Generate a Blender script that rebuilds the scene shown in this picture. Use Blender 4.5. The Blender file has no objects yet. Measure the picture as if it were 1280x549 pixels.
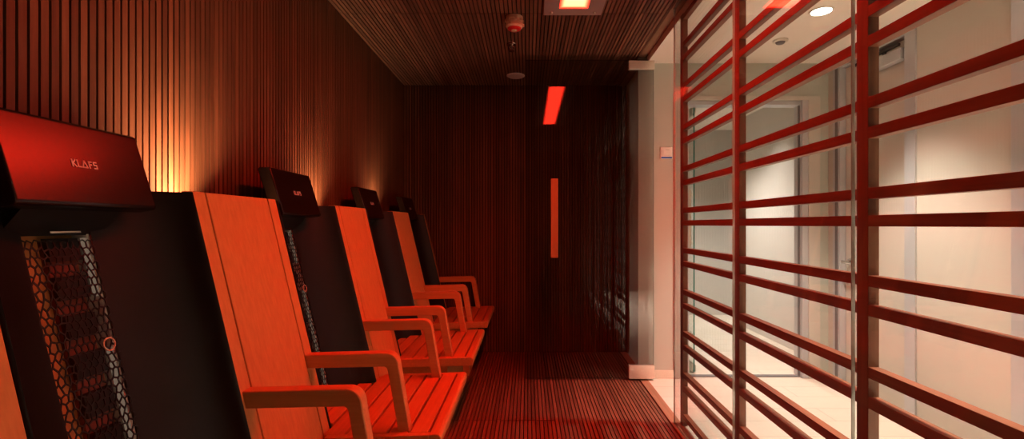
import bpy, bmesh, math, random
from mathutils import Vector, Matrix
random.seed(7)
scn = bpy.context.scene
COL = scn.collection
EYE = 1.146            # camera height; camera stands at x=0, y=0 and looks along +Y
H = 2.40               # cabin ceiling
YB = 4.32              # cabin back wall
XW = -1.118            # face of the slatted left wall
YD = 3.54              # plane of the opened glass door
HC = 2.35              # corridor ceiling
XC = 2.24              # corridor far wall
P = 0.966              # pitch of the chairs

# ------------------------------------------------------------------ materials
def new_mat(name):
    m = bpy.data.materials.new(name); m.use_nodes = True
    nt = m.node_tree; nt.nodes.clear()
    out = nt.nodes.new('ShaderNodeOutputMaterial')
    return m, nt, out

def plain(name, col, rough=.5, metal=0., spec=.5, noise=0., nscale=40., bump=0., coat=0.):
    m, nt, out = new_mat(name)
    b = nt.nodes.new('ShaderNodeBsdfPrincipled')
    b.inputs['Base Color'].default_value = (*col, 1)
    b.inputs['Roughness'].default_value = rough
    b.inputs['Metallic'].default_value = metal
    b.inputs['Specular IOR Level'].default_value = spec
    b.inputs['Coat Weight'].default_value = coat
    nt.links.new(b.outputs[0], out.inputs[0])
    if noise or bump:
        tc = nt.nodes.new('ShaderNodeTexCoord')
        n = nt.nodes.new('ShaderNodeTexNoise')
        n.inputs['Scale'].default_value = nscale; n.inputs['Detail'].default_value = 4
        nt.links.new(tc.outputs['Object'], n.inputs['Vector'])
        if noise:
            mr = nt.nodes.new('ShaderNodeMapRange')
            mr.inputs['To Min'].default_value = 1 - noise; mr.inputs['To Max'].default_value = 1 + noise
            nt.links.new(n.outputs['Fac'], mr.inputs['Value'])
            mx = nt.nodes.new('ShaderNodeVectorMath'); mx.operation = 'SCALE'
            mx.inputs[0].default_value = col
            nt.links.new(mr.outputs[0], mx.inputs['Scale'])
            nt.links.new(mx.outputs[0], b.inputs['Base Color'])
        if bump:
            bp = nt.nodes.new('ShaderNodeBump'); bp.inputs['Strength'].default_value = bump
            bp.inputs['Distance'].default_value = .002
            nt.links.new(n.outputs['Fac'], bp.inputs['Height'])
            nt.links.new(bp.outputs[0], b.inputs['Normal'])
    return m

def wood(name, c1, c2, axis, rough=.45, island=.25, grain=60., along=2.5, spec=.4):
    """wood with the grain running along the given axis (0,1,2) of the object"""
    m, nt, out = new_mat(name)
    b = nt.nodes.new('ShaderNodeBsdfPrincipled')
    b.inputs['Roughness'].default_value = rough
    b.inputs['Specular IOR Level'].default_value = spec
    nt.links.new(b.outputs[0], out.inputs[0])
    tc = nt.nodes.new('ShaderNodeTexCoord')
    mp = nt.nodes.new('ShaderNodeMapping')
    sc = [grain, grain, grain]; sc[axis] = along
    mp.inputs['Scale'].default_value = sc
    geo = nt.nodes.new('ShaderNodeNewGeometry')
    add = nt.nodes.new('ShaderNodeVectorMath'); add.operation = 'MULTIPLY_ADD'
    add.inputs[1].default_value = (37, 53, 71)
    nt.links.new(geo.outputs['Random Per Island'], add.inputs[0])
    nt.links.new(tc.outputs['Object'], mp.inputs['Vector'])
    nt.links.new(mp.outputs[0], add.inputs[2])
    n = nt.nodes.new('ShaderNodeTexNoise')
    n.inputs['Scale'].default_value = 1; n.inputs['Detail'].default_value = 5; n.inputs['Roughness'].default_value = .6
    nt.links.new(add.outputs[0], n.inputs['Vector'])
    cr = nt.nodes.new('ShaderNodeValToRGB')
    cr.color_ramp.elements[0].position = .3; cr.color_ramp.elements[0].color = (*c1, 1)
    cr.color_ramp.elements[1].position = .7; cr.color_ramp.elements[1].color = (*c2, 1)
    nt.links.new(n.outputs['Fac'], cr.inputs['Fac'])
    mr = nt.nodes.new('ShaderNodeMapRange')
    mr.inputs['To Min'].default_value = 1 - island; mr.inputs['To Max'].default_value = 1 + island
    nt.links.new(geo.outputs['Random Per Island'], mr.inputs['Value'])
    mx = nt.nodes.new('ShaderNodeVectorMath'); mx.operation = 'SCALE'
    nt.links.new(cr.outputs['Color'], mx.inputs[0]); nt.links.new(mr.outputs[0], mx.inputs['Scale'])
    nt.links.new(mx.outputs[0], b.inputs['Base Color'])
    bp = nt.nodes.new('ShaderNodeBump'); bp.inputs['Strength'].default_value = .15; bp.inputs['Distance'].default_value = .001
    nt.links.new(n.outputs['Fac'], bp.inputs['Height']); nt.links.new(bp.outputs[0], b.inputs['Normal'])
    return m

def glass(name, tint, f0=.045):
    """thin pane: what lies behind shows through the tint, reflection grows towards grazing angles"""
    m, nt, out = new_mat(name)
    tr = nt.nodes.new('ShaderNodeBsdfTransparent'); tr.inputs[0].default_value = (*tint, 1)
    gl = nt.nodes.new('ShaderNodeBsdfGlossy'); gl.inputs['Roughness'].default_value = 0.0
    lw = nt.nodes.new('ShaderNodeLayerWeight'); lw.inputs['Blend'].default_value = .5
    pw = nt.nodes.new('ShaderNodeMath'); pw.operation = 'POWER'; pw.inputs[1].default_value = 5
    nt.links.new(lw.outputs['Facing'], pw.inputs[0])
    mr = nt.nodes.new('ShaderNodeMapRange'); mr.inputs['To Min'].default_value = f0; mr.inputs['To Max'].default_value = 1
    nt.links.new(pw.outputs[0], mr.inputs['Value'])
    mix = nt.nodes.new('ShaderNodeMixShader')
    nt.links.new(mr.outputs[0], mix.inputs['Fac'])
    nt.links.new(tr.outputs[0], mix.inputs[1]); nt.links.new(gl.outputs[0], mix.inputs[2])
    nt.links.new(mix.outputs[0], out.inputs[0])
    return m

def emit(name, col, strength):
    m, nt, out = new_mat(name)
    e = nt.nodes.new('ShaderNodeEmission'); e.inputs[0].default_value = (*col, 1); e.inputs[1].default_value = strength
    nt.links.new(e.outputs[0], out.inputs[0])
    return m

W1, W2 = (.115, .038, .016), (.20, .072, .034)
M = {}
M['slat_v'] = wood('walnut_slats_upright', W1, W2, 2)
M['slat_y'] = wood('walnut_slats_lengthwise', W1, W2, 1)
M['slat_c'] = wood('walnut_ceiling_slats', (.20, .092, .05), (.32, .15, .085), 1)
M['deck'] = wood('deck_slats', (.15, .062, .034), (.25, .110, .064), 1, rough=.45)
M['void'] = plain('dark_backing', (.006, .004, .003), .8)
M['hem_s'] = wood('hemlock_upright', (.55, .26, .075), (.64, .32, .10), 2, rough=.42, island=.04, grain=90, along=3)
M['bar'] = wood('pull_bar_wood', (.34, .15, .045), (.42, .19, .06), 2, island=.02)
M['hem_x'] = wood('hemlock_armrest', (.50, .215, .062), (.61, .29, .095), 0, rough=.4, island=.04, grain=90, along=4)
M['hem_y'] = wood('hemlock_crosswise', (.50, .215, .062), (.61, .29, .095), 1, rough=.4, island=.06, grain=90, along=4)
M['trel_y'] = wood('trellis_wood', (.17, .062, .032), (.25, .10, .052), 1, rough=.45, island=.08, grain=70)
M['trel_z'] = wood('trellis_post_wood', (.15, .065, .034), (.22, .10, .054), 2, rough=.5, island=.08, grain=70)
M['sill'] = wood('sill_wood', (.30, .17, .10), (.40, .23, .14), 1, rough=.5, island=.05)
M['leather'] = plain('dark_brown_leatherette', (.011, .005, .0045), .45, spec=.35, noise=.15, nscale=60, bump=.15)
M['shell'] = plain('dark_satin_shell', (.014, .006, .005), .25, spec=.55)
M['shellblack'] = plain('black_recess', (.006, .005, .005), .6)
M['mesh'] = plain('black_perforated_screen', (.006, .004, .004), .55)
M['letter'] = plain('printed_lettering', (.62, .50, .42), .5)
M['heater'] = plain('heater_reflector', (.20, .05, .025), .45, metal=.2)
M['chrome'] = plain('polished_metal', (.75, .73, .70), .18, metal=1)
M['steel'] = plain('brushed_steel', (.74, .69, .60), .36, metal=.55, noise=.08, nscale=90)
M['alu'] = plain('anodised_aluminium', (.56, .57, .58), .42, metal=.25)
M['darkgap'] = plain('dark_gasket', (.20, .19, .19), .6)
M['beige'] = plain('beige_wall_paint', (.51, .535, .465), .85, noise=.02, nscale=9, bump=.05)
M['cream'] = plain('cream_wall_covering', (.60, .57, .50), .8, noise=.025, nscale=12, bump=.08)
M['offwhite'] = plain('off_white_wall_covering', (.66, .62, .57), .85, noise=.02, nscale=12)
M['white'] = plain('white_ceiling_paint', (.84, .79, .70), .9)
M['plastic'] = plain('white_plastic', (.82, .79, .72), .4)
M['ivory'] = plain('ivory_plastic', (.70, .52, .36), .45)
M['redplastic'] = plain('red_lens', (.75, .03, .03), .3)
M['blue'] = plain('blue_strip', (.03, .14, .55), .4)
M['grey'] = plain('grey_print', (.45, .43, .40), .5)
M['plate'] = plain('lamp_plate_metal', (.62, .50, .47), .45, metal=.25)
M['black'] = plain('black_metal', (.012, .012, .012), .4)
M['glass'] = glass('clear_glass', (.97, .985, .975), .036)
M['doorglass'] = glass('door_glass', (.80, .79, .78), .036)
M['edge'] = plain('glass_edge', (.55, .62, .56), .2, spec=.8)
M['dedge'] = plain('dark_glass_edge', (.05, .07, .06), .2)
M['gedge'] = plain('green_glass_edge', (.02, .20, .17), .15, spec=.8)
M['strip'] = emit('pale_leak_glow', (1, .72, .52), .16)  # weak added glow imitating light that leaks through the chair screen
M['led'] = emit('warm_led', (1, .62, .28), 9)
M['downlight'] = emit('downlight_disc', (1, .93, .82), 22)

# floor tiles of the corridor
def tile_mat():
    m, nt, out = new_mat('cream_floor_planks')
    b = nt.nodes.new('ShaderNodeBsdfPrincipled'); b.inputs['Roughness'].default_value = .35
    nt.links.new(b.outputs[0], out.inputs[0])
    tc = nt.nodes.new('ShaderNodeTexCoord')
    br = nt.nodes.new('ShaderNodeTexBrick')
    br.inputs['Color1'].default_value = (.78, .70, .60, 1); br.inputs['Color2'].default_value = (.74, .66, .56, 1)
    br.inputs['Mortar'].default_value = (.60, .52, .43, 1)
    br.inputs['Scale'].default_value = 1; br.inputs['Mortar Size'].default_value = .003
    br.inputs['Brick Width'].default_value = 1.2; br.inputs['Row Height'].default_value = .2
    nt.links.new(tc.outputs['Object'], br.inputs['Vector'])
    n = nt.nodes.new('ShaderNodeTexNoise'); n.inputs['Scale'].default_value = 1
    mp = nt.nodes.new('ShaderNodeMapping'); mp.inputs['Scale'].default_value = (3, 60, 1)
    nt.links.new(tc.outputs['Object'], mp.inputs[0]); nt.links.new(mp.outputs[0], n.inputs['Vector'])
    mr = nt.nodes.new('ShaderNodeMapRange'); mr.inputs['To Min'].default_value = .94; mr.inputs['To Max'].default_value = 1.06
    nt.links.new(n.outputs['Fac'], mr.inputs['Value'])
    mx = nt.nodes.new('ShaderNodeVectorMath'); mx.operation = 'SCALE'
    nt.links.new(br.outputs['Color'], mx.inputs[0]); nt.links.new(mr.outputs[0], mx.inputs['Scale'])
    nt.links.new(mx.outputs[0], b.inputs['Base Color'])
    return m
M['tile'] = tile_mat()

# infrared lamp diffuser: hot core, deep red towards the rim (object coordinates, metres)
LAMP_W, LAMP_L, LAMP_S = .165, 1.64, 30.
def lamp_mat():
    m, nt, out = new_mat('red_infrared_diffuser')
    e = nt.nodes.new('ShaderNodeEmission')
    nt.links.new(e.outputs[0], out.inputs[0])
    tc = nt.nodes.new('ShaderNodeTexCoord'); sp = nt.nodes.new('ShaderNodeSeparateXYZ')
    nt.links.new(tc.outputs['Object'], sp.inputs[0])
    ds = []
    for k, half in ((0, LAMP_W/2), (1, LAMP_L/2)):
        a = nt.nodes.new('ShaderNodeMath'); a.operation = 'ABSOLUTE'
        nt.links.new(sp.outputs[k], a.inputs[0])
        s = nt.nodes.new('ShaderNodeMath'); s.operation = 'SUBTRACT'; s.inputs[0].default_value = half
        nt.links.new(a.outputs[0], s.inputs[1]); ds.append(s)
    mn = nt.nodes.new('ShaderNodeMath'); mn.operation = 'MINIMUM'
    nt.links.new(ds[0].outputs[0], mn.inputs[0]); nt.links.new(ds[1].outputs[0], mn.inputs[1])
    mr = nt.nodes.new('ShaderNodeMapRange'); mr.interpolation_type = 'SMOOTHSTEP'
    mr.inputs['From Min'].default_value = 0; mr.inputs['From Max'].default_value = .035
    mr.inputs['To Min'].default_value = .12; mr.inputs['To Max'].default_value = 1
    nt.links.new(mn.outputs[0], mr.inputs['Value'])
    mu = nt.nodes.new('ShaderNodeMath'); mu.operation = 'MULTIPLY'; mu.inputs[1].default_value = LAMP_S
    nt.links.new(mr.outputs[0], mu.inputs[0])
    e.inputs[0].default_value = (1, .036, .016, 1)
    nt.links.new(mu.outputs[0], e.inputs[1])
    return m
M['lamp'] = lamp_mat()

# ------------------------------------------------------------------ mesh tools
class MB:
    def __init__(s): s.v = []; s.f = []; s.mi = []
    def add(s, vs, fs, mi=0):
        o = len(s.v); s.v += [tuple(v) for v in vs]
        for f in fs: s.f.append([i + o for i in f]); s.mi.append(mi)
        return s
    def box(s, x0, x1, y0, y1, z0, z1, mi=0, M4=None):
        vs = [Vector((x, y, z)) for x in (x0, x1) for y in (y0, y1) for z in (z0, z1)]
        if M4: vs = [M4 @ v for v in vs]
        return s.add(vs, [(0,1,3,2),(4,6,7,5),(0,4,5,1),(2,3,7,6),(0,2,6,4),(1,5,7,3)], mi)
    def prism(s, poly, y0, y1, axis='y', mi=0):
        """poly in the two other axes, extruded along axis"""
        n = len(poly)
        def pt(a, b, t):
            return (a, t, b) if axis == 'y' else ((t, a, b) if axis == 'x' else (a, b, t))
        vs = [pt(a, b, y0) for a, b in poly] + [pt(a, b, y1) for a, b in poly]
        fs = [tuple(range(n)), tuple(range(2*n-1, n-1, -1))]
        fs += [(i, i+n, (i+1) % n + n, (i+1) % n) for i in range(n)]
        return s.add(vs, fs, mi)
    def lathe(s, prof, c=(0,0,0), seg=32, mi=0):
        """prof [(r,z)] about vertical axis through c"""
        vs = []; fs = []
        for r, z in prof:
            for k in range(seg):
                a = 2*math.pi*k/seg
                vs.append((c[0]+r*math.cos(a), c[1]+r*math.sin(a), c[2]+z))
        for i in range(len(prof)-1):
            for k in range(seg):
                k2 = (k+1) % seg
                fs.append((i*seg+k, i*seg+k2, (i+1)*seg+k2, (i+1)*seg+k))
        fs.append(tuple(range(seg-1, -1, -1))); fs.append(tuple((len(prof)-1)*seg+k for k in range(seg)))
        return s.add(vs, fs, mi)
    def tube(s, pts, r, seg=10, mi=0, closed=False):
        pts = [Vector(p) for p in pts]; n = len(pts); vs = []; fs = []
        for i, p in enumerate(pts):
            if closed: t = pts[(i+1) % n] - pts[i-1]
            else: t = pts[min(i+1, n-1)] - pts[max(i-1, 0)]
            t.normalize()
            a = Vector((0,0,1)) if abs(t.z) < .9 else Vector((1,0,0))
            u = t.cross(a).normalized(); w = t.cross(u)
            for k in range(seg):
                g = 2*math.pi*k/seg
                vs.append(p + r*(math.cos(g)*u + math.sin(g)*w))
        for i in range(n if closed else n-1):
            j = (i+1) % n
            for k in range(seg):
                k2 = (k+1) % seg
                fs.append((i*seg+k, i*seg+k2, j*seg+k2, j*seg+k))
        if not closed:
            fs.append(tuple(range(seg-1, -1, -1))); fs.append(tuple((n-1)*seg+k for k in range(seg)))
        return s.add(vs, fs, mi)
    def build(s, name, mats, parent=None, loc=(0,0,0), bevel=0., seg=2, smooth=False, angle=35):
        me = bpy.data.meshes.new(name)
        me.from_pydata(s.v, [], s.f)
        if not isinstance(mats, (list, tuple)): mats = [mats]
        for m in mats: me.materials.append(m)
        for p, k in zip(me.polygons, s.mi): p.material_index = k
        bm = bmesh.new(); bm.from_mesh(me)
        bmesh.ops.recalc_face_normals(bm, faces=bm.faces)
        if smooth:
            for f in bm.faces: f.smooth = True
            for e in bm.edges:
                if len(e.link_faces) == 2 and e.calc_face_angle(0) > math.radians(angle): e.smooth = False
        bm.to_mesh(me); bm.free()
        o = bpy.data.objects.new(name, me); COL.objects.link(o)
        o.location = loc
        if parent: o.parent = parent
        if bevel:
            b = o.modifiers.new('bevel', 'BEVEL'); b.width = bevel; b.segments = seg
            b.limit_method = 'ANGLE'; b.angle_limit = math.radians(40)
            b.harden_normals = False
        return o

def tag(o, label, cat, group=None, kind=None):
    o['label'] = label; o['category'] = cat
    if group: o['group'] = group
    if kind: o['kind'] = kind
    return o
def thing(name, label, cat, loc=(0,0,0), group=None):
    o = bpy.data.objects.new(name, None); COL.objects.link(o); o.location = loc
    o.empty_display_size = .1
    return tag(o, label, cat, group)
def struct(o, label=None, cat=None):
    o['kind'] = 'structure'
    if label: o['label'] = label
    if cat: o['category'] = cat
    return o

# ------------------------------------------------------------------ cabin shell
G = .0064; PITCH = .0245; T = .016
Y0 = -1.25
# left wall
b = MB(); b.box(XW-.10, XW-T, Y0, YB+.1, 0, H+.05, 1)
y = Y0
while y < YB:
    b.box(XW-T, XW, y, min(y+PITCH-G, YB-.001), .0, H-.002, 0); y += PITCH
struct(b.build('wall_left', [M['slat_v'], M['void']]), 'left cabin wall of narrow upright walnut slats', 'wall')
# back wall
b = MB(); b.box(XW-.1, .93, YB+T, YB+.12, 0, H+.05, 1)
x = XW+.002
while x < .88:
    b.box(x, min(x+PITCH-G, .884), YB, YB+T, .0, H-.002, 0); x += PITCH
struct(b.build('wall_back', [M['slat_v'], M['void']]), 'end wall of narrow upright walnut slats behind the glass door', 'wall')
# rear wall behind the camera
b = MB(); b.box(.93, XC+.1, Y0-.1, Y0, 0, HC)
struct(b.build('wall_entry', M['cream']), 'cream wall closing the near end of the corridor', 'wall')
b = MB(); b.box(XW-.1, .93, Y0-.1, Y0, 0, H+.05)
struct(b.build('wall_front', M['slat_v']), 'plain dark wood wall closing the cabin near end', 'wall')
# ceiling
b = MB(); b.box(XW-.1, .826, Y0-.1, YB+.1, H+T, H+.08, 1)
x = XW+.002
while x < .822:
    for a, c in ((Y0, 2.846), (2.852, YB-.001)):
        b.box(x, min(x+PITCH-G, .826), a, c, H, H+T, 0)
    x += PITCH
struct(b.build('ceiling', [M['slat_c'], M['void']]), 'cabin ceiling of lengthwise walnut slats', 'ceiling')
b = MB(); b.box(.827, .886, Y0, YB, H-.004, H+.08)
struct(b.build('trim_1', M['sill'], bevel=.002), 'wooden edge beam of the cabin ceiling above the glass', 'trim')
# floor
FP = .0228; FG = .0052
b = MB(); b.box(XW-.1, .826, Y0-.1, YB+.1, -.06, -T, 1)
x = XW+.002; k = 0
while x < .822:
    cuts = [(Y0, 2.807), (2.812, YB-.001)] if x < .16 else [(Y0, 3.596), (3.600, YB-.001)]
    for a, c in cuts: b.box(x, min(x+FP-FG, .826), a, c, -T, 0, 0)
    x += FP
struct(b.build('floor', [M['deck'], M['void']]), 'cabin floor of narrow lengthwise wooden slats', 'floor')
b = MB(); b.box(.827, .886, Y0, YB, -.06, .001)
struct(b.build('trim_2', M['sill'], bevel=.002), 'wooden edge strip between slatted floor and cream tiles', 'trim')
# niche side wall behind the opened door
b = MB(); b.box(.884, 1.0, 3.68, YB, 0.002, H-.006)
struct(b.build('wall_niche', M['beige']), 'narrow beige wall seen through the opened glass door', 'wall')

# ------------------------------------------------------------------ corridor shell
b = MB(); b.box(.886, XC+.6, Y0-.1, 6.2, -.06, -.001)
b.box(XC+.6, 4.2, 3.5, 6.2, -.06, -.001)
struct(b.build('floor', M['tile']), 'corridor floor of pale cream planks beyond the slatted screen', 'floor')
b = MB(); b.box(.8865, XC+.6, Y0-.1, 6.2, HC, HC+.13)
b.box(XC+.6, 4.2, 3.5, 6.2, HC, HC+.13)
struct(b.build('ceiling', M['white']), 'white corridor ceiling beyond the slatted screen', 'ceiling')
# far wall of the corridor, with a doorway
DY0, DY1, DZ = 2.84, 3.435, 2.27
b = MB(); b.box(XC, XC+.12, Y0, DY0, 0, HC); b.box(XC, XC+.12, DY1, 3.58, 0, HC); b.box(XC, XC+.12, DY0, DY1, DZ, HC)
struct(b.build('wall_right', M['cream']), 'cream corridor wall facing the slatted screen', 'wall')
# end wall with an opening
OX0, OX1, OZ, EY, ET = 1.17, 2.09, 2.075, 3.58, .10
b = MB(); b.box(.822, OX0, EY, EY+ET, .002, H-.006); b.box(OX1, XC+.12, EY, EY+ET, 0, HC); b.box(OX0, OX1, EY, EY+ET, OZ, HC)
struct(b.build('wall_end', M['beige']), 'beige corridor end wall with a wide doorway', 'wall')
# room beyond
b = MB(); b.box(2.42, 2.56, EY+ET, 5.33, 0, HC)
struct(b.build('wall_side', M['offwhite']), 'cream side wall in the room beyond the doorway', 'wall')
b = MB(); b.box(.6, 4.2, 6.1, 6.2, 0, HC)
struct(b.build('wall_far', M['offwhite']), 'far cream wall in the room beyond the doorway', 'wall')
b = MB(); b.box(4.1, 4.2, 3.5, 6.1, 0, HC)
struct(b.build('wall_outer', M['offwhite']))
b = MB(); b.box(.6, .8, YB+.13, 6.1, 0, HC); b.box(.6, 1.0, YB+.12, YB+.14, 0, HC)
struct(b.build('wall_inner', M['offwhite']))

# baseboards
b = MB(); b.box(.89, OX0-.02, EY-.008, EY-.0005, 0, .062)
struct(b.build('baseboard_end', M['steel']), 'brushed steel baseboard below the light switch', 'baseboard')
# door opening lining: wooden casing and aluminium jambs
b = MB()
b.box(OX1, OX1+.085, EY-.010, EY-.0005, 0, OZ+.03); b.box(OX0-.085, OX0, EY-.010, EY-.0005, 0, OZ+.03); b.box(OX0, OX1, EY-.010, EY-.0005, OZ, OZ+.03)
struct(b.build('trim_3', M['cream'], bevel=.002), 'cream casing around the corridor end doorway', 'trim')
b = MB()
b.box(OX1-.045, OX1, EY-.004, EY+ET+.01, 0, OZ); b.box(OX0, OX0+.03, EY-.004, EY+ET+.01, 0, OZ)
b.box(OX0+.03, OX1-.045, EY+.02, EY+ET+.01, OZ-.03, OZ)
b.box(OX1-.052, OX1-.045, EY+.03, EY+.05, 0, OZ-.03, 1)
struct(b.build('trim_4', [M['alu'], M['darkgap']], bevel=.002), 'aluminium lining of the corridor end doorway', 'trim')
b = MB(); b.box(OX0+.03, OX1-.045, EY+.03, EY+.075, -.001, .006)
struct(b.build('trim_5', M['darkgap'], bevel=.001), 'dark threshold strip on the floor in the end doorway', 'trim')

# door in the corridor far wall
b = MB(); b.box(XC+.03, XC+.075, DY0+.007, DY1-.007, .006, DZ-.007)
dr = struct(b.build('door_2', M['cream'], bevel=.002), 'cream corridor door with aluminium frame and closer', 'door')
b = MB()
for a, c in ((DY0-.075, DY0+.0035), (DY1-.0035, DY1+.075)):
    b.box(XC-.012, XC+.10, a, c, 0, DZ+.0)
    b.box(XC-.016, XC-.012, a+.02 if a > 3 else a+.004, c-.03 if a > 3 else c-.02, 0, DZ, 1) if a > 3 else None
b.box(XC-.012, XC+.10, DY0-.075, DY1+.075, DZ-.0035, DZ+.045)
b.build('door_frame', [M['alu'], M['darkgap']], dr, bevel=.003)
b = MB()
b.lathe([(.0, 0), (.026, 0), (.026, .008), (.0, .008)])
for i in range(len(b.v)): v = b.v[i]; b.v[i] = (XC+.03-v[2], 3.375+v[1], .885+v[0])
b.tube([(XC+.024, 3.375, .885), (XC-.03, 3.375, .885), (XC-.038, 3.365, .885), (XC-.038, 3.26, .883)], .010)
b.build('door_handle', M['chrome'], dr, smooth=True)
b = MB(); b.box(XC-.025, XC+.028, 2.86, 3.10, 2.135, 2.205); 
cl = b.build('door_closer', M['alu'], dr, bevel=.004)
b = MB(); b.box(XC-.02, XC-.006, 2.88, 3.30, 2.222, 2.238); b.box(XC-.02, XC-.006, 2.99, 3.01, 2.204, 2.23)
b.build('closer_arm', M['black'], dr)
b = MB(); b.box(XC-.012, XC-.0005, 2.10, 2.215, 0, HC-.001); b.box(XC-.012, XC-.0005, .62, .735, 0, HC-.001)
struct(b.build('trim_6', M['alu'], bevel=.002), 'upright aluminium strip on the cream corridor wall', 'trim')

# ------------------------------------------------------------------ glazing and slatted screen
XG = .846
def pane(name, y0, y1, z0, z1, label):
    b = MB(); b.box(XG-.004, XG+.004, y0, y1, z0, z1, 0)
    o = b.build(name, [M['glass'], M['edge']])
    for p in o.data.polygons:
        if abs(p.normal.x) < .5: p.material_index = 1
    return struct(o, label, 'window')
zt = H-.004
pane('window_1', Y0, 1.2475, .001, zt, 'near clear glass pane in front of the slatted screen')
pane('window_2', 1.2510, 1.9735, .001, zt, 'middle clear glass pane in front of the slatted screen')
pane('window_3', 1.977, 2.775, .001, zt, 'far clear glass pane in front of the slatted screen beside the doorway')

XT0, XT1 = .880, .909
tre = thing('slatted_screen', 'tall wooden screen of paired horizontal slats on posts behind the glass', 'screen', (.895, 1.0, 0))
R = Vector((-.895, -1.0, 0))
for py in (-.27, .485, 1.242, 2.0, 2.729):
    b = MB(); b.box(XT0, XT1, py, py+.044, .001, HC-.001)
    b.build('post', M['trel_z'], tre, R, bevel=.0015)
zc = [2.171+.156, 2.171, 2.093, 1.935, 1.857, 1.699, 1.621, 1.462, 1.384, 1.227, 1.156, 1.0, .924, .763, .685, .527, .449, .291, .213, .055]
for z in zc:
    b = MB(); b.box(XT0+.0006, XT1-.0006, -1.2, 2.7285, z-.0145, min(z+.0145, HC-.002))
    b.build('slat', M['trel_y'], tre, R, bevel=.001)

# opened glass door with clamps and wooden pull bar
b = MB(); b.box(-.018, .925, YD-.005, YD+.005, .012, 2.361, 0)
d1 = b.build('door_1', [M['doorglass'], M['dedge']])
for p in d1.data.polygons:
    if abs(p.normal.y) < .5: p.material_index = 1
struct(d1, 'opened frameless glass door across the passage with wooden pull bar', 'door')
for z0, z1 in ((.013, .112), (2.288, 2.353)):
    b = MB(); b.box(.74, .93, YD-.020, YD-.0055, z0, z1); b.box(.74, .93, YD+.0055, YD+.020, z0, z1)
    b.build('pivot_clamp', M['steel'], d1, bevel=.003)
b = MB(); b.box(.166, .219, YD-.052, YD-.030, .905, 1.482)
hb = b.build('pull_bar', M['bar'], d1, bevel=.003)
b = MB()
for z in (.99, 1.40):
    b.tube([(.192, YD-.032, z), (.192, YD-.0055, z)], .009)
b.build('bar_mount', M['steel'], hb, smooth=True)
b = MB(); b.box(.166, .219, YD+.030, YD+.052, .905, 1.482)
b.build('pull_bar', M['bar'], d1, bevel=.003)

# glass leaf standing open in the far doorway
b = MB(); b.box(1.275, 1.285, EY+ET+.02, 4.5, .012, OZ-.02, 0)
d3 = b.build('door_3', [M['glass'], M['gedge']])
for p in d3.data.polygons:
    if abs(p.normal.x) < .5: p.material_index = 1
struct(d3, 'clear glass door leaf with green edge standing open in the end doorway', 'door')
b = MB(); b.box(1.235, 1.262, EY+ET+.03, EY+ET+.06, .97, 1.42); b.box(1.262, 1.2745, EY+ET+.035, EY+ET+.055, 1.0, 1.02); b.box(1.262, 1.2745, EY+ET+.035, EY+ET+.055, 1.37, 1.39)
b.build('pull_handle', M['steel'], d3, bevel=.002)
for z in (.012, OZ-.075):
    b = MB(); b.box(1.264, 1.2745, EY+ET+.02, EY+ET+.17, z, z+.055); b.box(1.2855, 1.296, EY+ET+.02, EY+ET+.17, z, z+.055)
    b.build('corner_clamp', M['steel'], d3, bevel=.003)

# light switch
sw = thing('light_switch', 'square white light switch with a blue bottom strip on beige wall', 'switch', (1.03, EY, 1.68))
b = MB(); b.box(-.045, .045, -.012, -.0005, -.044, .044); b.build('switch_plate', M['plastic'], sw, bevel=.003)
b = MB(); b.box(-.026, .034, -.0165, -.0125, -.020, .032); b.build('rocker', M['plastic'], sw, bevel=.002)
b = MB(); b.box(-.040, .040, -.0150, -.0125, -.040, -.030); b.build('indicator_strip', M['blue'], sw)
b = MB(); b.box(-.037, -.034, -.0135, -.0125, -.022, .024); b.build('printed_mark', M['grey'], sw)
b = MB(); b.box(-.010, .020, -.0175, -.0167, .020, .0225); b.build('printed_mark', M['grey'], sw)

# ------------------------------------------------------------------ ceiling fittings
LX, LY = .262, 2.76-LAMP_L/2
lm = thing('infrared_lamp', 'long glowing red ceiling lamp panel in a metal plate', 'ceiling light', (LX, LY, H))
b = MB()
fw, fl = LAMP_W/2, LAMP_L/2
ow, ol = .17, LAMP_L/2+.085
for x0, x1, y0, y1 in ((-ow, -fw, -ol, ol), (fw, ow, -ol, ol), (-fw, fw, -ol, -fl), (-fw, fw, fl, ol)):
    b.box(x0, x1, y0, y1, -.012, -.0005)
b.build('cover_plate', M['plate'], lm)
b = MB(); b.box(-fw, fw, -fl, fl, -.008, -.0005); b.build('diffuser', M['lamp'], lm)
for sx in (-1, 1):
    for sy in (-1, 1):
        b = MB(); b.lathe([(.009, -.0125), (.009, -.018), (.006, -.022)], (sx*.125, sy*(fl+.045), 0), 16)
        b.build('screw_head', M['steel'], lm, smooth=True)

fa = thing('fire_sounder', 'ivory round fire alarm sounder with red lens on slatted ceiling', 'alarm', (-.083, 2.90, H))
b = MB(); b.lathe([(.052, -.0005), (.052, -.018), (.047, -.024), (.047, -.040)], (0,0,0), 36)
for k in range(8):
    a = k*math.pi/4 + .2
    b.box(-.007, .007, .046, .056, -.034, -.016, 0, Matrix.Rotation(a, 4, 'Z'))
b.build('base', M['ivory'], fa, smooth=True)
b = MB(); b.lathe([(.044, -.0395), (.052, -.044), (.052, -.058), (.046, -.066), (.036, -.068)], (0,0,0), 36)
for k in range(3):
    b.box(-.008, .008, .048, .060, -.058, -.044, 0, Matrix.Rotation(k*2.09+.5, 4, 'Z'))
b.build('body', M['ivory'], fa, smooth=True)
b = MB(); b.lathe([(.041, -.0675), (.040, -.073), (.030, -.079)], (0,0,0), 36); ln = b.build('lens', M['redplastic'], fa, smooth=True)
b = MB(); b.lathe([(.018, -.0785), (.016, -.084), (.010, -.086)], (0,0,0), 24); b.build('lens_cap', M['ivory'], ln, smooth=True)

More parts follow.
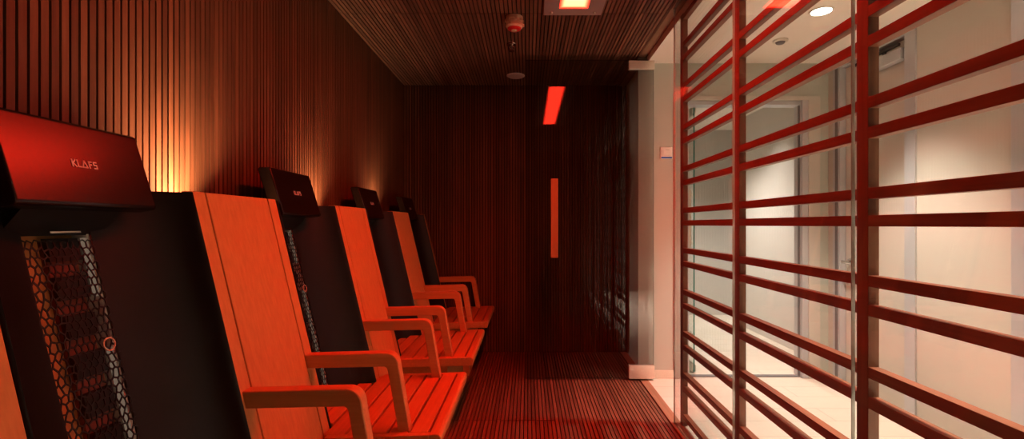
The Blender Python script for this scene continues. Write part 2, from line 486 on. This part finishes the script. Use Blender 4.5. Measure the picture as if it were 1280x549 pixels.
sp = thing('sprinkler_head', 'small chrome sprinkler head hanging from slatted ceiling', 'sprinkler', (-.115, 3.33, H))
b = MB(); b.lathe([(.034, -.0005), (.032, -.006), (.016, -.010)], (0,0,0), 28); b.build('escutcheon', M['chrome'], sp, smooth=True)
b = MB(); b.lathe([(.011, -.009), (.011, -.022), (.008, -.024)], (0,0,0), 16)
for s in (-1, 1): b.tube([(s*.010, 0, -.020), (s*.017, 0, -.032), (s*.006, 0, -.046)], .003, 8)
b.lathe([(.004, -.024), (.004, -.047)], (0,0,0), 10)
b.build('frame_arms', M['chrome'], sp, smooth=True)
b = MB(); b.lathe([(.022, -.046), (.022, -.049)], (0,0,0), 20); b.build('deflector', M['chrome'], sp, smooth=True)

sk = thing('ceiling_speaker', 'flat round beige speaker disc on slatted ceiling near back wall', 'speaker', (-.103, 4.03, H))
b = MB(); b.lathe([(.076, -.0005), (.076, -.005), (.068, -.010)], (0,0,0), 40); b.build('rim', M['plastic'], sk, smooth=True)
b = MB(); b.lathe([(.066, -.0095), (.064, -.012), (.03, -.0135)], (0,0,0), 40); b.build('grille', M['plastic'], sk, smooth=True)

# corridor fittings
dl = thing('downlight', 'bright round recessed downlight in white corridor ceiling', 'ceiling light', (1.65, 2.70, HC))
b = MB(); b.lathe([(.064, -.0005), (.062, -.006), (.053, -.006), (.052, -.0005)], (0,0,0), 40); b.build('ring', M['plastic'], dl, smooth=True)
b = MB(); b.lathe([(.051, -.0005), (.051, -.004)], (0,0,0), 40); b.build('lens', M['downlight'], dl)
de = thing('smoke_detector', 'small grey smoke detector on white corridor ceiling', 'detector', (1.645, 3.13, HC))
b = MB(); b.lathe([(.046, -.0005), (.046, -.010), (.040, -.014)], (0,0,0), 36); b.build('ring', M['steel'], de, smooth=True)
b = MB(); b.lathe([(.030, -.0135), (.024, -.024), (.012, -.026)], (0,0,0), 30); b.build('sensor', M['darkgap'], de, smooth=True)

# ------------------------------------------------------------------ chairs
SL = .237                               # recline: x gained per metre going down
ZT = 1.238; XTOP = -.92                 # top edge of the backrest
C0 = 1.049                              # centre of the first chair
ROOT = Vector((-.70, C0, 0))
nrm = Vector((1, 0, SL)).normalized()   # backrest normal (out of the backrest)
def bp(u, z, d=0.):
    """point on the backrest: u across from centre, height z, depth d behind the front plane (chair-local)"""
    return Vector((XTOP + SL*(ZT - z) - d*1.03 - ROOT.x, u, z))
def slab(b, u0, u1, z0, z1, d0, d1, mi=0):
    vs = [bp(u, z, d) for d in (d0, d1) for u in (u0, u1) for z in (z0, z1)]
    b.add(vs, [(0,1,3,2),(4,6,7,5),(0,4,5,1),(2,3,7,6),(0,2,6,4),(1,5,7,3)], mi)

def make_chair():
    t = thing('infrared_chair', '', 'chair', tuple(ROOT))
    # wooden strips on both sides of the backrest
    for u0, u1 in ((-.3165, -.2665), (.2665, .3165)):
        b = MB(); slab(b, u0, u1, .02, ZT, 0, .030); b.build('side_strip', M['hem_s'], t, bevel=.002)
    # concave leather pads, near and far of the screen
    prof = [(.2655, .004), (.264, -.002), (.261, -.004), (.257, .000), (.252, .012), (.244, .030), (.230, .052), (.205, .076), (.170, .098), (.135, .114), (.100, .125), (.078, .130)]
    for s in (-1, 1):
        b = MB(); zs = [.40 + (ZT-.004-.40)*k/12 for k in range(13)]
        n = len(prof)
        vs = [bp(s*u, z, d) for z in zs for u, d in prof]
        vs += [bp(s*u, z, d+.012) for z in (zs[0], zs[-1]) for u, d in prof]
        fs = [(i*n+j, i*n+j+1, (i+1)*n+j+1, (i+1)*n+j) for i in range(12) for j in range(n-1)]
        o = 13*n
        fs += [(12*n+j, 12*n+j+1, o+n+j+1, o+n+j) for j in range(n-1)]
        fs += [(j, j+1, o+j+1, o+j) for j in range(n-1)]
        b.add(vs, fs); b.build('backrest_pad', M['leather'], t, smooth=True, angle=60)
    # perforated screen: irregular honeycomb between the pads
    def jit(ix, iy):
        r = random.Random(ix*7919 + iy*104729 + 5); return (r.uniform(-.42, .42), r.uniform(-.42, .42))
    cw, ch = .0148, .0175; hz0, hz1 = .42, 1.122
    cache = {}
    b = MB()
    def hv(ix, iy):        # honeycomb vertices keyed on a fine integer grid
        if (ix, iy) not in cache:
            jx, jy = jit(ix, iy)
            cache[(ix, iy)] = (ix*cw/2 + jx*cw*.5, iy*ch/3 + jy*ch*.45)
        return cache[(ix, iy)]
    nrow = int((hz1-hz0)/ch)
    for r in range(nrow):
        for c in range(-6, 6):
            cx = 2*c + (r % 2); cy = 3*r
            keys = [(cx, cy+2), (cx+1, cy+1), (cx+1, cy-1), (cx, cy-2), (cx-1, cy-1), (cx-1, cy+1)]
            ring = [hv(*k) for k in keys]
            mx = sum(p[0] for p in ring)/6; my = sum(p[1] for p in ring)/6
            q = .83
            inner = [(mx+(p[0]-mx)*q, my+(p[1]-my)*q) for p in ring]
            vs = [bp(p[0], hz0+p[1], .130) for p in ring] + [bp(p[0], hz0+p[1], .130) for p in inner]
            b.add(vs, [(i, (i+1) % 6, 6+(i+1) % 6, 6+i) for i in range(6)])
    sc = b.build('perforated_screen', M['mesh'], t)
    so = sc.modifiers.new('solid', 'SOLIDIFY'); so.thickness = .002; so.offset = 0
    # ring on the screen
    b = MB(); c = bp(.053, .872, .124)
    ex = Vector((0, 1, 0)); ez = Vector((-SL, 0, 1)).normalized()
    b.tube([c + .0145*(math.cos(a)*ex + math.sin(a)*ez) for a in [2*math.pi*k/28 for k in range(28)]], .0018, 8, closed=True)
    b.build('ring_badge', M['ivory'], sc, smooth=True)
    # housing behind the screen
    b = MB(); slab(b, -.080, .080, .40, 1.15, .172, .176); b.build('rear_board', M['hem_s'], t)
    b = MB(); slab(b, .074, .080, .40, 1.15, .136, .171); slab(b, -.080, -.074, .40, 1.15, .136, .171)
    b.build('cavity_side', M['plastic'], t)
    b = MB(); slab(b, .0655, .0735, .44, .86, .138, .146); slab(b, .0655, .0735, .98, 1.115, .138, .146)
    b.build('leak_glow', M['strip'], t)  # added glowing strip, mimics pale light showing through the screen's far edge
    b = MB(); slab(b, -.008, .060, .42, 1.11, .160, .171, 0)
    for k in range(8):
        z = .47 + k*.085
        slab(b, -.010, .062, z, z+.050, .148, .160, 1)
    b.build('heater_element', [M['heater'], M['shellblack']], t)
    # head unit: rounded shell tilted back, black neck, lettering
    hw = .1675
    prof = [(-.994, 1.3655), (-.940, 1.190), (-.945, 1.183), (-.985, 1.176), (-1.043, 1.361), (-1.036, 1.368), (-1.0, 1.3685)]
    b = MB(); b.prism([(x-ROOT.x, z) for x, z in prof], -hw, hw)
    hu = b.build('head_unit', M['shell'], t, bevel=.009, seg=4, smooth=True, angle=30)
    b = MB(); b.prism([(x-ROOT.x, z) for x, z in ((-1.005, 1.215), (-.985, 1.179), (-1.035, 1.122), (-1.095, 1.122), (-1.060, 1.215))], -.115, .115)
    b.build('neck', M['shellblack'], t)
    b = MB(); slab(b, -.035, .035, 1.128, 1.132, .112, .118); b.build('name_bar', M['chrome'], t)
    # lettering on the front face of the head unit
    fz = Vector((-.054, 0, .175)).normalized(); fn = Vector((.175, 0, .054)).normalized()
    o0 = Vector((-.9672-ROOT.x, .0, 1.2775)) + fn*.0006
    b = MB(); w = .0028
    def st(p, q, ww=w):
        p = Vector(p); q = Vector(q); d = (q-p).normalized(); nn = Vector((-d.y, d.x))*ww/2
        cs = [p-nn, q-nn, q+nn, p+nn]
        vs = [o0 + Vector((0, a.x, 0)) + fz*a.y for a in cs]
        vs2 = [v + fn*.0006 for v in vs]
        b.add(vs+vs2, [(0,1,2,3), (4,5,6,7), (0,1,5,4), (1,2,6,5), (2,3,7,6), (3,0,4,7)])
    h = .0085; x = -.031
    st((x, -h), (x, h)); st((x+.001, -.001), (x+.0085, h)); st((x+.001, .001), (x+.009, -h)); x += .0125
    st((x, -h), (x, h)); st((x-.0014, -h+.0014), (x+.008, -h+.0014)); x += .0105
    st((x-.0005, -h), (x+.0055, h)); st((x+.0055, h), (x+.0115, -h)); st((x, -h+.0014), (x+.011, -h+.0014)); x += .0165
    st((x, -h), (x, h)); st((x-.0014, h-.0014), (x+.0075, h-.0014)); st((x, .0005), (x+.0065, .0005)); x += .0105
    st((x, h-.0014), (x+.0085, h-.0014)); st((x+.001, h-.001), (x+.001, .0005)); st((x, .0005), (x+.0085, .0005)); st((x+.0075, .0005), (x+.0075, -h+.001)); st((x-.0005, -h+.0014), (x+.0085, -h+.0014))
    b.build('lettering', M['letter'], hu)
    # armrests: level bar, rounded elbow, slanting front post
    for yy in (-.2965, .2975):
        b = MB()
        zt_, th = .690, .047
        xb = -.795 - ROOT.x; xf = -.459 - ROOT.x
        xt = -.418 - ROOT.x; zb = .408
        # outer outline
        rr = .045
        top0 = (xb, zt_-.006); 
        out = [top0]
        cx, cz = xf-rr, zt_-rr+.002
        for k in range(9):
            a = math.pi/2 - k*(math.pi/2-.18)/8
            out.append((cx+rr*math.cos(a), cz+rr*math.sin(a)))
        out.append((xt, zb))
        tw = .040
        inn = [(xt-tw, zb)]
        ix, iz = xf-tw-.016, zt_-th-.014
        sx = (xt - xf)/(zt_-zb)
        for k in range(6):
            a = .18 + k*(math.pi/2-.18)/5
            inn.append((ix+.014*math.cos(a)+.004, iz+.014*math.sin(a)))
        inn.append((xb-.012+.024, zt_-.006-th))
        b.prism(out+inn, yy-.0225, yy+.0225)
        b.build('armrest', M['hem_x'], t, bevel=.004, seg=3, smooth=True, angle=35)
    # seat: framed slats with a rounded front
    b = MB()
    sl = .030
    def sz(x): return .420 + (x - (-.30))*sl
    def plank(x0, x1, y0, y1, th, round_front=False):
        a = [(x0, sz(x0)), (x1, sz(x1))]
        if round_front:
            r = .018
            a = [(x0, sz(x0))] + [(x1-r+r*math.sin(k*math.pi/12), sz(x1)-r+r*math.cos(k*math.pi/12)) for k in range(7)]
            a += [(x1-.004, sz(x1)-th)]
        else: a += [(x1, sz(x1)-th)]
        a += [(x0, sz(x0)-th)]
        b.prism([(x-ROOT.x, z) for x, z in a], y0, y1)
    sw2 = .355
    xs = [-.300, -.346, -.420, -.494, -.568, -.642, -.722]
    plank(xs[1]+.003, xs[0], -sw2, sw2, .046, True)
    for a, c in zip(xs[1:-1], xs[2:]):
        plank(c+.005, a-.005, -sw2+.026, sw2-.026, .022)
    plank(-.790, -.728, -.226, .226, .022); plank(-.838, -.796, -.160, .160, .022)
    for s in (-1, 1):
        y0, y1 = sorted((s*sw2, s*(sw2-.026)))
        plank(-.706, xs[1]+.003, y0, y1, .046)
    st_ = b.build('seat', M['hem_y'], t, bevel=.003, seg=2, smooth=True, angle=35)
    b = MB(); b.prism([(x-ROOT.x, z) for x, z in ((-.742, sz(-.742)-.024), (-.35, sz(-.35)-.024), (-.35, sz(-.35)-.044), (-.742, sz(-.742)-.044))], -sw2+.027, sw2-.027)
    b.build('seat_base', M['shellblack'], st_)
    # plinth under the seat
    b = MB(); b.box(-.745-ROOT.x, -.446-ROOT.x, -.318, .318, .001, .360); b.build('plinth', M['hem_y'], t, bevel=.003)
    return t

def copy_tree(o, parent=None):
    c = o.copy(); COL.objects.link(c)
    if parent: c.parent = parent
    for ch in o.children: copy_tree(ch, c)
    return c
ch0 = make_chair()
labels = ['nearest infrared chair, large in the left foreground, only its far armrest in view',
          'second infrared chair from the left foreground, seat and both orange armrests in full view',
          'third infrared chair along the slatted wall, next to the last one',
          'last infrared chair, farthest away, standing against the end wall']
srcs = [ch0]
for k in range(1, 4):
    c = copy_tree(ch0); c.location = ROOT + Vector((0, P*k, 0)); srcs.append(c)
for c, l in zip(srcs, labels): c['label'] = l; c['group'] = 'row of infrared chairs along the left wall'

# wide wooden panels between the chairs
pl = ['wide orange wood panel between the nearest and the second chair', 'wide orange wood panel between the second and the third chair', 'wide orange wood panel between the third and the last chair']
for k in range(3):
    b = MB(); c = C0 + P/2 + P*k
    vs = [bp(u, z, d) for d in (0, .028) for u in (-.1605, .1605) for z in (.002, ZT)]
    b.add(vs, [(0,1,3,2),(4,6,7,5),(0,4,5,1),(2,3,7,6),(0,2,6,4),(1,5,7,3)])
    o = b.build('divider_panel', M['hem_s'], None, (ROOT.x, c, 0), bevel=.002)
    tag(o, pl[k], 'panel', 'wood panels between the infrared chairs')
# warm light strips lying behind the panels
ll = ['warm light strip behind the first wide wood panel', 'warm light strip behind the second wide wood panel', 'warm light strip behind the third wide wood panel']
for k in range(3):
    c = C0 + P/2 + P*k - .03
    L = bpy.data.lights.new('backlight', 'AREA'); L.shape = 'RECTANGLE'; L.size = .03; L.size_y = .32
    L.energy = 5.5 if k == 0 else 2.6; L.color = (1, .76, .48); L.spread = math.radians(110)
    lo = bpy.data.objects.new('backlight', L); COL.objects.link(lo)
    lo.location = (-1.045, c, 1.165); lo.rotation_euler = Vector((-.55, 0, .83)).to_track_quat('-Z', 'Y').to_euler()
# ------------------------------------------------------------------ lights
L = bpy.data.lights.new('infrared_beam', 'AREA'); L.shape = 'RECTANGLE'; L.size = LAMP_W-.02; L.size_y = 1.0
L.energy = 21; L.color = (1, .026, .007); L.spread = math.radians(130)
lo = bpy.data.objects.new('infrared_beam', L); COL.objects.link(lo); lo.location = (LX, 2.22, H-.0095)
def spot(loc, energy, col=(1, .84, .66), ang=150, blend=.6, soft=.05, name='downlight_beam', rot=(0,0,0)):
    L = bpy.data.lights.new(name, 'SPOT'); L.energy = energy; L.color = col
    L.spot_size = math.radians(ang); L.spot_blend = blend; L.shadow_soft_size = soft
    o = bpy.data.objects.new(name, L); COL.objects.link(o); o.location = loc; o.rotation_euler = rot
    return o
C = (1, .885, .78)
spot((1.65, 2.70, HC-.03), 205, C, 86, .9)
L = bpy.data.lights.new('corridor_fill', 'AREA'); L.shape = 'RECTANGLE'; L.size = .35; L.size_y = 2.6; L.energy = 62; L.color = C; L.spread = math.radians(52)  # added fill light without a fixture, evens out the corridor
lo = bpy.data.objects.new('corridor_fill', L); COL.objects.link(lo); lo.location = (1.42, .40, HC-.01)
C2 = (1, .92, .86)
spot((2.02, 4.60, HC-.03), 48, C2, 96, 1)
spot((1.6, 5.0, HC-.03), 170, C2, 118, 1)
spot((3.3, 5.4, HC-.03), 110, C2, 110, 1)

w = bpy.data.worlds.new('world'); scn.world = w; w.use_nodes = True
w.node_tree.nodes['Background'].inputs[0].default_value = (.01, .008, .006, 1)

# ------------------------------------------------------------------ camera and view
cam = bpy.data.cameras.new('camera'); co = bpy.data.objects.new('camera', cam); COL.objects.link(co)
cam.sensor_width = 36; cam.lens = 36*600/1280
cam.shift_x = -20/1280; cam.shift_y = 6.5/1280
cam.clip_start = .01
co.location = (0, 0, EYE); co.rotation_euler = (math.pi/2, 0, 0)
scn.camera = co
scn.view_settings.view_transform = 'Standard'
scn.view_settings.look = 'None'
scn.view_settings.exposure = .18
scn.view_settings.gamma = .88
